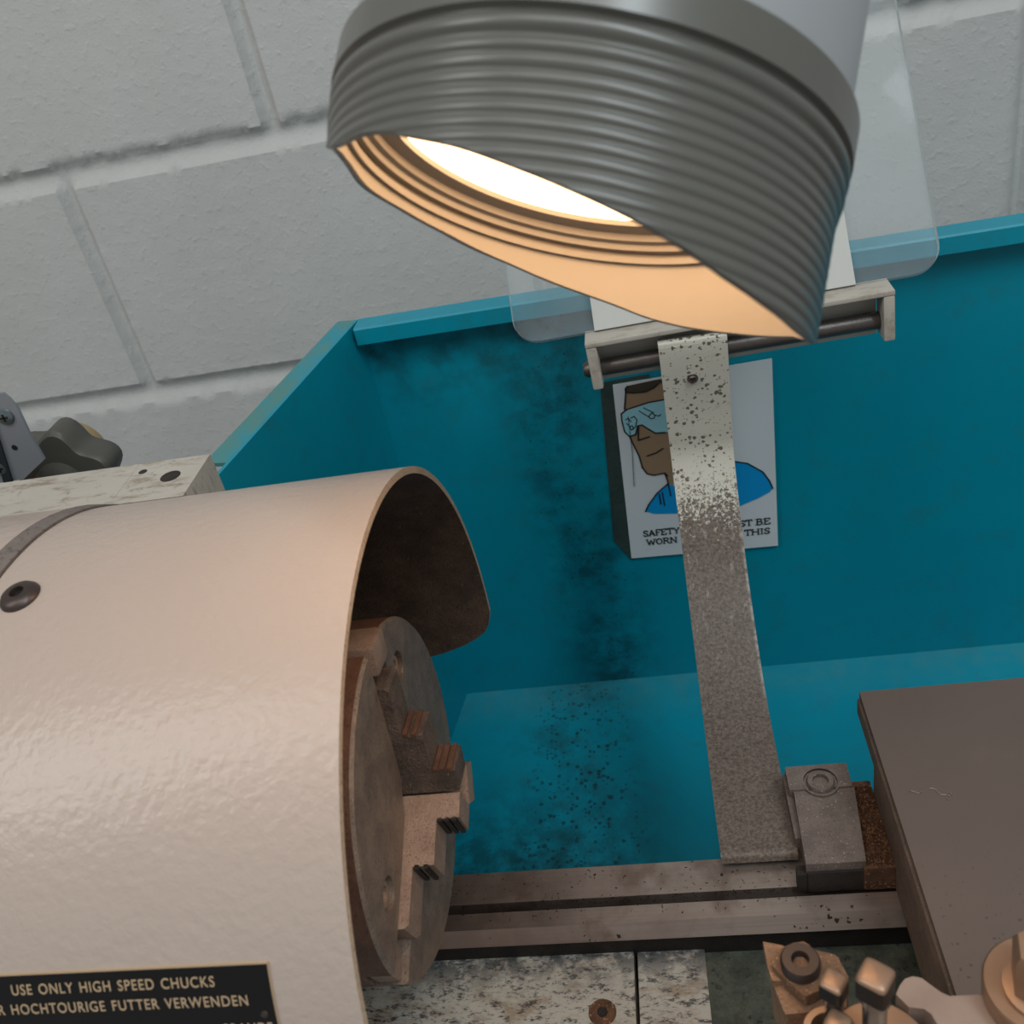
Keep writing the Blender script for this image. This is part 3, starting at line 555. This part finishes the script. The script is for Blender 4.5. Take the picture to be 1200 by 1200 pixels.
lathe(bm, rod_a, rod_b - rod_a, [(.0030, -.002), (.0042, 0), (.0042, (rod_b - rod_a).length - .001), (.0036, (rod_b - rod_a).length)], n=28)
obj('pivot_rod', bm, ROD, sh, label='grey steel pivot rod')
br = obj('hinge_bracket', SB((-.0690, -.0150, -.0022), (.0720, .0010, .0000)), WHITE_PL, sh, bevel=.0004)
for a in (-.0690, .0668): obj('bracket_ear', SB((a, -.0150, -.0245), (a + .0052, -.0010, -.0022)), WHITE_PL, br, bevel=.0012)
obj('bracket_web', SB((-.0640, -.0006, -.0262), (.0668, .0010, -.0022)), PLATE_W, br, bevel=.0003)
bm = bmesh.new(); loft(bm, [[SP(-.0640, -.001, .0012), SP(.0575, -.001, .0012), SP(.0575, -.001, .0032), SP(-.0640, -.001, .0032)], [SP(-.0640, .16, .0012), SP(.0575, .16, .0012), SP(.0575, .16, .0032), SP(-.0640, .16, .0032)]])
obj('carrier_plate', bm, PLATE_W, sh, bevel=.0004, label='off-white carrier plate')
def rounded(x0, x1, y0, y1, r, n=8):
    out = []
    for cx, cy, a0 in ((x1 - r, y1 - r, 0), (x0 + r, y1 - r, 90), (x0 + r, y0 + r, 180), (x1 - r, y0 + r, 270)):
        out += [(cx + r * math.cos(math.radians(a0 + 90 * i / n)), cy + r * math.sin(math.radians(a0 + 90 * i / n))) for i in range(n + 1)]
    return out
RP = rounded(-.1035, .0965, -.0005, .215, .0125)
bm = bmesh.new(); prism(bm, RP, lambda u, v, t: SP(u, v, t), -.0028, .0009)
for f in bm.faces:
    if len(f.verts) == 4: f.material_index = 1
obj('clear_panel', bm, [SHIELD, EDGE_CL], sh, label='clear plastic panel with rounded corners')
# ---------------------------------------------------------------- machine lamp
LC = Vector((.077064, -.014957, .205545)); AX = Vector((-.284418, -.604324, -.744244)).normalized()
LU = Vector((.958700, -.179285, -.220795)); LV = AX.cross(LU)
lamp = thing('machine_lamp', LC - AX * .06, 'grey ribbed machine lamp glowing warm above the chuck', 'machine lamp')
CUT = [(-180, .0028), (-176, .0034), (-170, .0038), (-154, .0030), (-138, .0034), (-116, .0057), (-102, .0081), (-92, .0098), (-84, .0115), (-74, .0143), (-63, .0165), (-45, .0193), (-30, .0219), (-17, .0243), (0, .0295), (12, .0328), (25, .0340), (39, .0333), (49.5, .0320),
       (59, .0298), (69, .0274), (80, .0250), (92, .0221), (103, .0191), (113, .0171), (122, .0148), (131, .0137), (139, .0134), (146, .0120), (155, .0090), (163, .0057), (170, .0036), (180, .0028)]
def cut_at(d):
    for (a, u), (b, v) in zip(CUT, CUT[1:]):
        if a <= d <= b: return u + (v - u) * (d - a) / (b - a)
def LP(r, d, o): t = math.radians(d); return LC + AX * o + (LU * math.cos(t) + LV * math.sin(t)) * r
def build_hood():
    N = 160; degs = [-180 + 360 * i / N for i in range(N)]; cuts = [sum(cut_at(((d + k + 180) % 360) - 180) for k in (-3, -1, 0, 1, 3)) / 5 for d in degs]
    # outer profile: collar, two deep grooves, fine ribs (radius at offset)
    def rad(o):
        if o < -.0050: return .0554
        r = .0552
        for g, w, dp in ((-.0043, .0009, .0014), (-.0001, .0009, .0012)):
            r -= dp * math.exp(-((o - g) / w) ** 2)
        t = max(0, min(1, (o + .001) / .009)); r -= .0012 * t * t * (3 - 2 * t)
        if o > .0012: r -= .00055 * math.exp(-((((o - .0031 + .001275) % .00255) - .001275) / .00052) ** 2)
        return r
    offs = [-.0128 + (.0350 + .0128) * i / 190 for i in range(191)]
    bm = bmesh.new(); rings = [[LP(.0525, d, -.0134) for d in degs], [LP(.0548, d, -.0134) for d in degs]]
    for o in offs: rings.append([LP(rad(min(o, c)), d, min(o, c)) for d, c in zip(degs, cuts)])
    NO = len(rings)
    rings.append([LP(.0532, d, c + .0003) for d, c in zip(degs, cuts)])
    for o in [.0345 - .033 * i / 20 for i in range(21)]: rings.append([LP(.0524, d, min(o, c)) for d, c in zip(degs, cuts)])
    rings.append([LP(.0528, d, -.0134) for d in degs])
    V = [[bm.verts.new(p) for p in r] for r in rings]
    for k, (r0, r1) in enumerate(zip(V, V[1:])):
        for i in range(N):
            j = (i + 1) % N; q = (r0[i], r0[j], r1[j], r1[i])
            f = bm.faces.new(q); f.material_index = 1 if k >= NO else 0
    bmesh.ops.dissolve_degenerate(bm, dist=1e-7, edges=bm.edges[:])
    obj('ribbed_hood', bm, [RIB, HOOD_IN], lamp, smooth=50, label='grey ribbed hood with an oblique mouth')
build_hood()
def lring(prof, n=96): return LA(LC, AX, prof, n=n, cap=False)
obj('retaining_ring', lring([(.0523, .0004), (.0512, .0004), (.0512, -.0012), (.0523, -.0012), (.0523, .0004)]), HOOD_RING, lamp)
obj('retaining_ring', lring([(.0523, -.0026), (.0505, -.0028), (.0505, -.0044), (.0490, -.0048), (.0490, -.0066), (.0452, -.0074), (.0452, -.0092), (.0523, -.0092), (.0523, -.0026)]), HOOD_RING, lamp)
obj('lens', LA(LC, AX, [(.0452, -.0110), (.0452, -.0088), (.030, -.0080), (.012, -.0076), (.00001, -.0075)], n=72), LENS, lamp, label='glowing warm white lens')
obj('lamp_housing', LA(LC, AX, [(.0532, -.0112), (.0532, -.075), (.050, -.085), (.030, -.090)], n=72), HOUSING, lamp, label='light grey lamp housing')
tube_pts = [LC - AX * .088, LC - AX * .12 + Vector((.01, 0, .02)), LC - AX * .14 + Vector((.04, 0, .09)), LC + Vector((.12, .11, .34))]
bm = bmesh.new(); tube(bm, tube_pts, .009, 16); obj('goose_neck', bm, BLACK, lamp)
# ---------------------------------------------------------------- tool and tool post
tp = thing('tool_post', (.15, -.12, -.055), 'brown steel tool post block standing on the cross slide', 'tool post')
obj('post_block', B((.1075, -.165, -.0300), (.190, -.0885, -.0030)), TOOL, tp, bevel=.001)
obj('post_base', B((.150, -.150, -.0549), (.188, -.0945, -.0300)), TOOL, tp, bevel=.001)
tt = thing('turning_tool', (.104, -.078, -.010), 'turning tool with a clamped cutting tip pointing at the chuck', 'turning tool')
bm = bmesh.new(); prism(bm, HEAD, XY, -.020, -.0012); obj('tool_head', bm, TOOL, tt, bevel=.0006)
bm = bmesh.new(); prism(bm, INSERT, XY, -.0030, .0012); obj('cutting_insert', bm, TOOL, tt, bevel=.0002)
bm = bmesh.new(); prism(bm, CLAMP, XY, -.0002, .0040); obj('tip_clamp', bm, CLAMP_M, tt, bevel=.0007)
socket_screw(tt, 'clamp_screw', (.1068, -.0748, .0038), (0, 0, 1), .0053, .0036, SCREW, CLAMP_M, .0021)
obj('tool_shank', B((.1005, -.16, -.020), (.1070, -.0840, -.0075)), TOOL, tt)
def square_bolt(at, s, top, low, label, mat=BRASSY):
    """square-headed clamp bolt, head domed on top"""
    x, y = at; b = thing('square_head_bolt', (x, y, low), label, 'bolt', 'clamp bolts of the tool post')
    def sq(q, z):
        pts = []
        for i in range(40):
            t = 2 * pi * i / 40; c, sn = math.cos(t), math.sin(t); r = s * q / (abs(c) ** 7 + abs(sn) ** 7) ** (1 / 7); pts.append(Vector((x + r * math.cos(t + .95), y + r * math.sin(t + .95), z)))
        return pts
    bm = bmesh.new(); loft(bm, [sq(1, top - s * 2.2), sq(1, top - s * .42)]); hd = obj('bolt_head', bm, BLACK, b, smooth=25)  # head sides coloured black to stand in for their shade
    def dome(q, z):
        k = max(0, (1 - q) * 1.6); k = min(1, k); return [Vector((x, y, z)) + (p - Vector((x, y, z))) * (1 - k) + (p - Vector((x, y, z))).normalized() * s * q * 1.06 * k for p in sq(q, z)]
    bm = bmesh.new(); loft(bm, [sq(1, top - s * .42), dome(.98, top - s * .28), dome(.86, top - s * .14), dome(.6, top - s * .06), dome(.01, top - s * .03)]); obj('lit_head_top', bm, mat, hd, smooth=50, label='bright lit top of the bolt head above shade-black sides')
    obj('bolt_neck', LA((x, y, top - s * 2.2 - .0001), (0, 0, -1), [(s * .95, 0), (s * .95, .003), (s * .8, .0036)], n=28), STEEL, b)
    obj('bolt_shank', LA((x, y, top - s * 2.2 - .0036), (0, 0, -1), [(s * .78, 0), (s * .78, max(.002, top - s * 2.2 - .0036 - low))], n=24), STEEL, b)
square_bolt((.1130, -.0882), .0030, .0200, -.0008, 'smaller square-headed clamp bolt next to the tip clamp screw')
square_bolt((.1127, -.0943), .0030, .0120, -.0008, 'low half-hidden bolt in front of the smaller square-headed bolt')
square_bolt((.1217, -.0936), .0038, .0310, .0012, 'larger square-headed bolt in the middle of the round washer')
tag(obj('washer', LA((.1228, -.0955, -.0029), (0, 0, 1), [(.0122, 0), (.0122, .0036), (.0118, .0040), (.0062, .0040), (.0062, 0)], n=48, cap=False), BRASSY, None, at=(.1228, -.0955, -.0029)), 'round flat washer beneath the larger square-headed bolt', 'washer', 'washers on the tool post')
tag(obj('washer', LA((.1110, -.0925, -.0029), (0, 0, 1), [(.0068, 0), (.0068, .0064), (.0064, .0070), (.0048, .0070), (.0048, 0)], n=40, cap=False), BRASSY, None, at=(.1110, -.0925, -.0029)), 'small collar washer round the smaller square-headed bolt', 'washer', 'washers on the tool post')
lv = thing('clamp_lever', (.145, -.088, -.003), 'wavy pinkish grey clamp lever lying between washer and locking collar', 'lever')
bm = bmesh.new(); prism(bm, LEVER, XY, -.0029, .0040); obj('lever_blade', bm, LEVER_M, lv, bevel=.0012, seg=3)
lk = thing('locking_collar', (.1630, -.0866, -.003), 'round locking collar with a hexagon nut in the bottom corner of the photo', 'locking collar')
obj('collar_disc', LA((.1630, -.0866, .0042), (-.08, -.05, 1), [(.0124, -.007), (.0130, -.006), (.0130, -.0005), (.0122, 0), (.0122, .0012), (.0130, .0016), (.0130, .0072), (.0124, .0080), (.006, .0080)], n=56), BRASSY, lk)
obj('hexagon_nut', LA((.1626, -.0882, .0122), (-.08, -.05, 1), [(.0075, 0), (.0075, .016), (.0062, .0185)], n=6, rot=.3), BRASSY, lk, bevel=.0005)
obj('nut_flange', LA((.1626, -.0882, .0120), (-.08, -.05, 1), [(.0090, 0), (.0090, .0018), (.0078, .0022)], n=32), BRASSY, lk)
# ---------------------------------------------------------------- bracket and knob behind the headstock
bk = thing('metal_bracket', (-.206, .14, .075), 'grey sheet metal bracket with cross-head screws behind the headstock', 'bracket')
poly = [(-.240, .1200), (-.1966, .1190), (-.1950, .1160), (-.1936, .1106), (-.1953, .0990), (-.1938, .0830), (-.2086, .0740), (-.240, .0735)]
poly = [(-.240, .1215), (-.1962, .1178), (-.1945, .1150), (-.1930, .1100), (-.1937, .0965), (-.1930, .0830), (-.2080, .0745), (-.240, .0745)]
bm = bmesh.new(); prism(bm, poly, XZ, .1385, .140); obj('bracket_plate', bm, BRKT, bk, bevel=.0004)
for x, z in ((-.2005, .1068), (-.2158, .0822)):
    s_ = obj('cross_head_screw', LA((x, .1386, z), (0, -1, 0), [(.0042, 0), (.0038, .0010), (.0024, .0016), (.00001, .0017)], n=24), ZINC, bk)
    bm = bmesh.new(); box(bm, (x - .0018, .1366, z - .0004), (x + .0018, .1371, z + .0004)); box(bm, (x - .0004, .1366, z - .0018), (x + .0004, .1371, z + .0018)); obj('cross_slot', bm, BLACK, s_)
obj('small_hole', LA((-.2040, .1384, .0912), (0, -1, 0), [(.0014, 0), (.0013, .0002)], n=14), BLACK, bk)
bm = bmesh.new(); prism(bm, [(-.2005, .1200), (-.1985, .1195), (-.2080, .0745), (-.2125, .0745)], XZ, .1372, .1384); 
o_ = obj('edge_strip', bm, BRK_EDGE, bk); o_.location.x -= .0052
kb = thing('hand_knob', (-.199, .172, .050), 'dark grey lobed plastic knob beside the sheet metal bracket', 'knob')
def lobed(c, r, amp, lobes, y0, y1, ph):
    bm = bmesh.new(); rings = []
    for y, q in ((y0, .93), (y0 + .002, 1), (y1 - .002, 1), (y1, .93)):
        rings.append([Vector((c[0] + (r + amp * math.cos(lobes * t + ph)) * q * math.cos(t), y, c[1] + (r + amp * math.cos(lobes * t + ph)) * q * math.sin(t))) for t in [2 * pi * i / 72 for i in range(72)]])
    loft(bm, rings); return bm
obj('lobed_grip', lobed((-.2050, .0600), .0250, .0030, 6, .158, .176, -1.4), KNOBM, kb)
obj('hub', LA((-.2050, .158, .0590), (0, -1, 0), [(.0125, 0), (.0120, .004), (.009, .006)], n=36), KNOBM, kb)
obj('knob_stem', LA((-.2090, .176, .0560), (0, 1, 0), [(.006, 0), (.006, .020)], n=24), BLACK, kb)
tc = obj('round_cap', LA((-.2225, .200, .0535), (0, 1, 0), [(.0175, 0), (.0175, .006), (.016, .008)], n=48), TAN, None, at=(-.2225, .2, .0535)); tag(tc, 'tan round cap showing just above the dark grey knob', 'cap')
# ---------------------------------------------------------------- loose swarf
def chips(name, n, fn, size, mat, label):
    bm = bmesh.new()
    for _ in range(n):
        p = fn()
        if p is None: continue
        s = size * random.uniform(.35, 1.3); e = Matrix.Rotation(random.uniform(0, 6.28), 3, 'Z') 
        q = [e @ Vector(v) for v in ((-s * random.uniform(.6, 1.8), 0, 0), (s * .6, s * random.uniform(.2, .6), 0), (s * .6, -s * random.uniform(.2, .5), 0), (0, 0, s * random.uniform(.3, .7)))]
        v = [bm.verts.new(Vector(p) + w) for w in q]
        for t in ((0, 2, 1), (0, 1, 3), (1, 2, 3), (2, 0, 3)): bm.faces.new([v[i] for i in t])
    o = obj(name, bm, mat, smooth=5); tag(o, label, 'swarf', kind='stuff')
U = random.uniform
chips('metal_chips', 420, lambda: (U(-.03, .155), U(.0168, .0405) if random.random() < .6 else U(.0235, .0262), -.105 if True else 0), .0006, SWARF_D, 'dark loose metal chips scattered along the bed ways')
chips('metal_chips', 1500, lambda: (lambda y: (U(.1468 + (y - .0245) * .1, .1576), y, -.0914))(U(.0240, .064)), .0008, SWARF, 'rusty brown swarf heaped between saddle and cross slide')
chips('metal_chips', 420, lambda: (U(-.06, .155), U(.0222, .0256), -.1150), .0007, SWARF, 'brown metal chips lying in the groove between the two ways')
def curl(c, r, l, a):
    bm = bmesh.new(); d = Vector((math.cos(a), math.sin(a), 0)); n = Vector((-d.y, d.x, 0))
    tube(bm, [Vector(c) + d * (l * (i / 9 - .5)) + n * (math.sin(i * .7) * r) + Vector((0, 0, .0003)) for i in range(10)], .00018, 5); return bm
for i, (c, l, a, w) in enumerate((((.1655, .0290, -.055), .005, .1, 'straight shaving nearest the slide edge'), ((.1735, .0285, -.055), .006, -.6, 'curled shaving on the cross slide table'), ((.1770, .0262, -.055), .004, 1.2, 'short shaving beside the curled shaving'))):
    tag(obj('metal_shaving', curl(c, .0007, l, a), SHINY, None, at=c), 'bright ' + w, 'shaving', 'bright shavings on the cross slide')
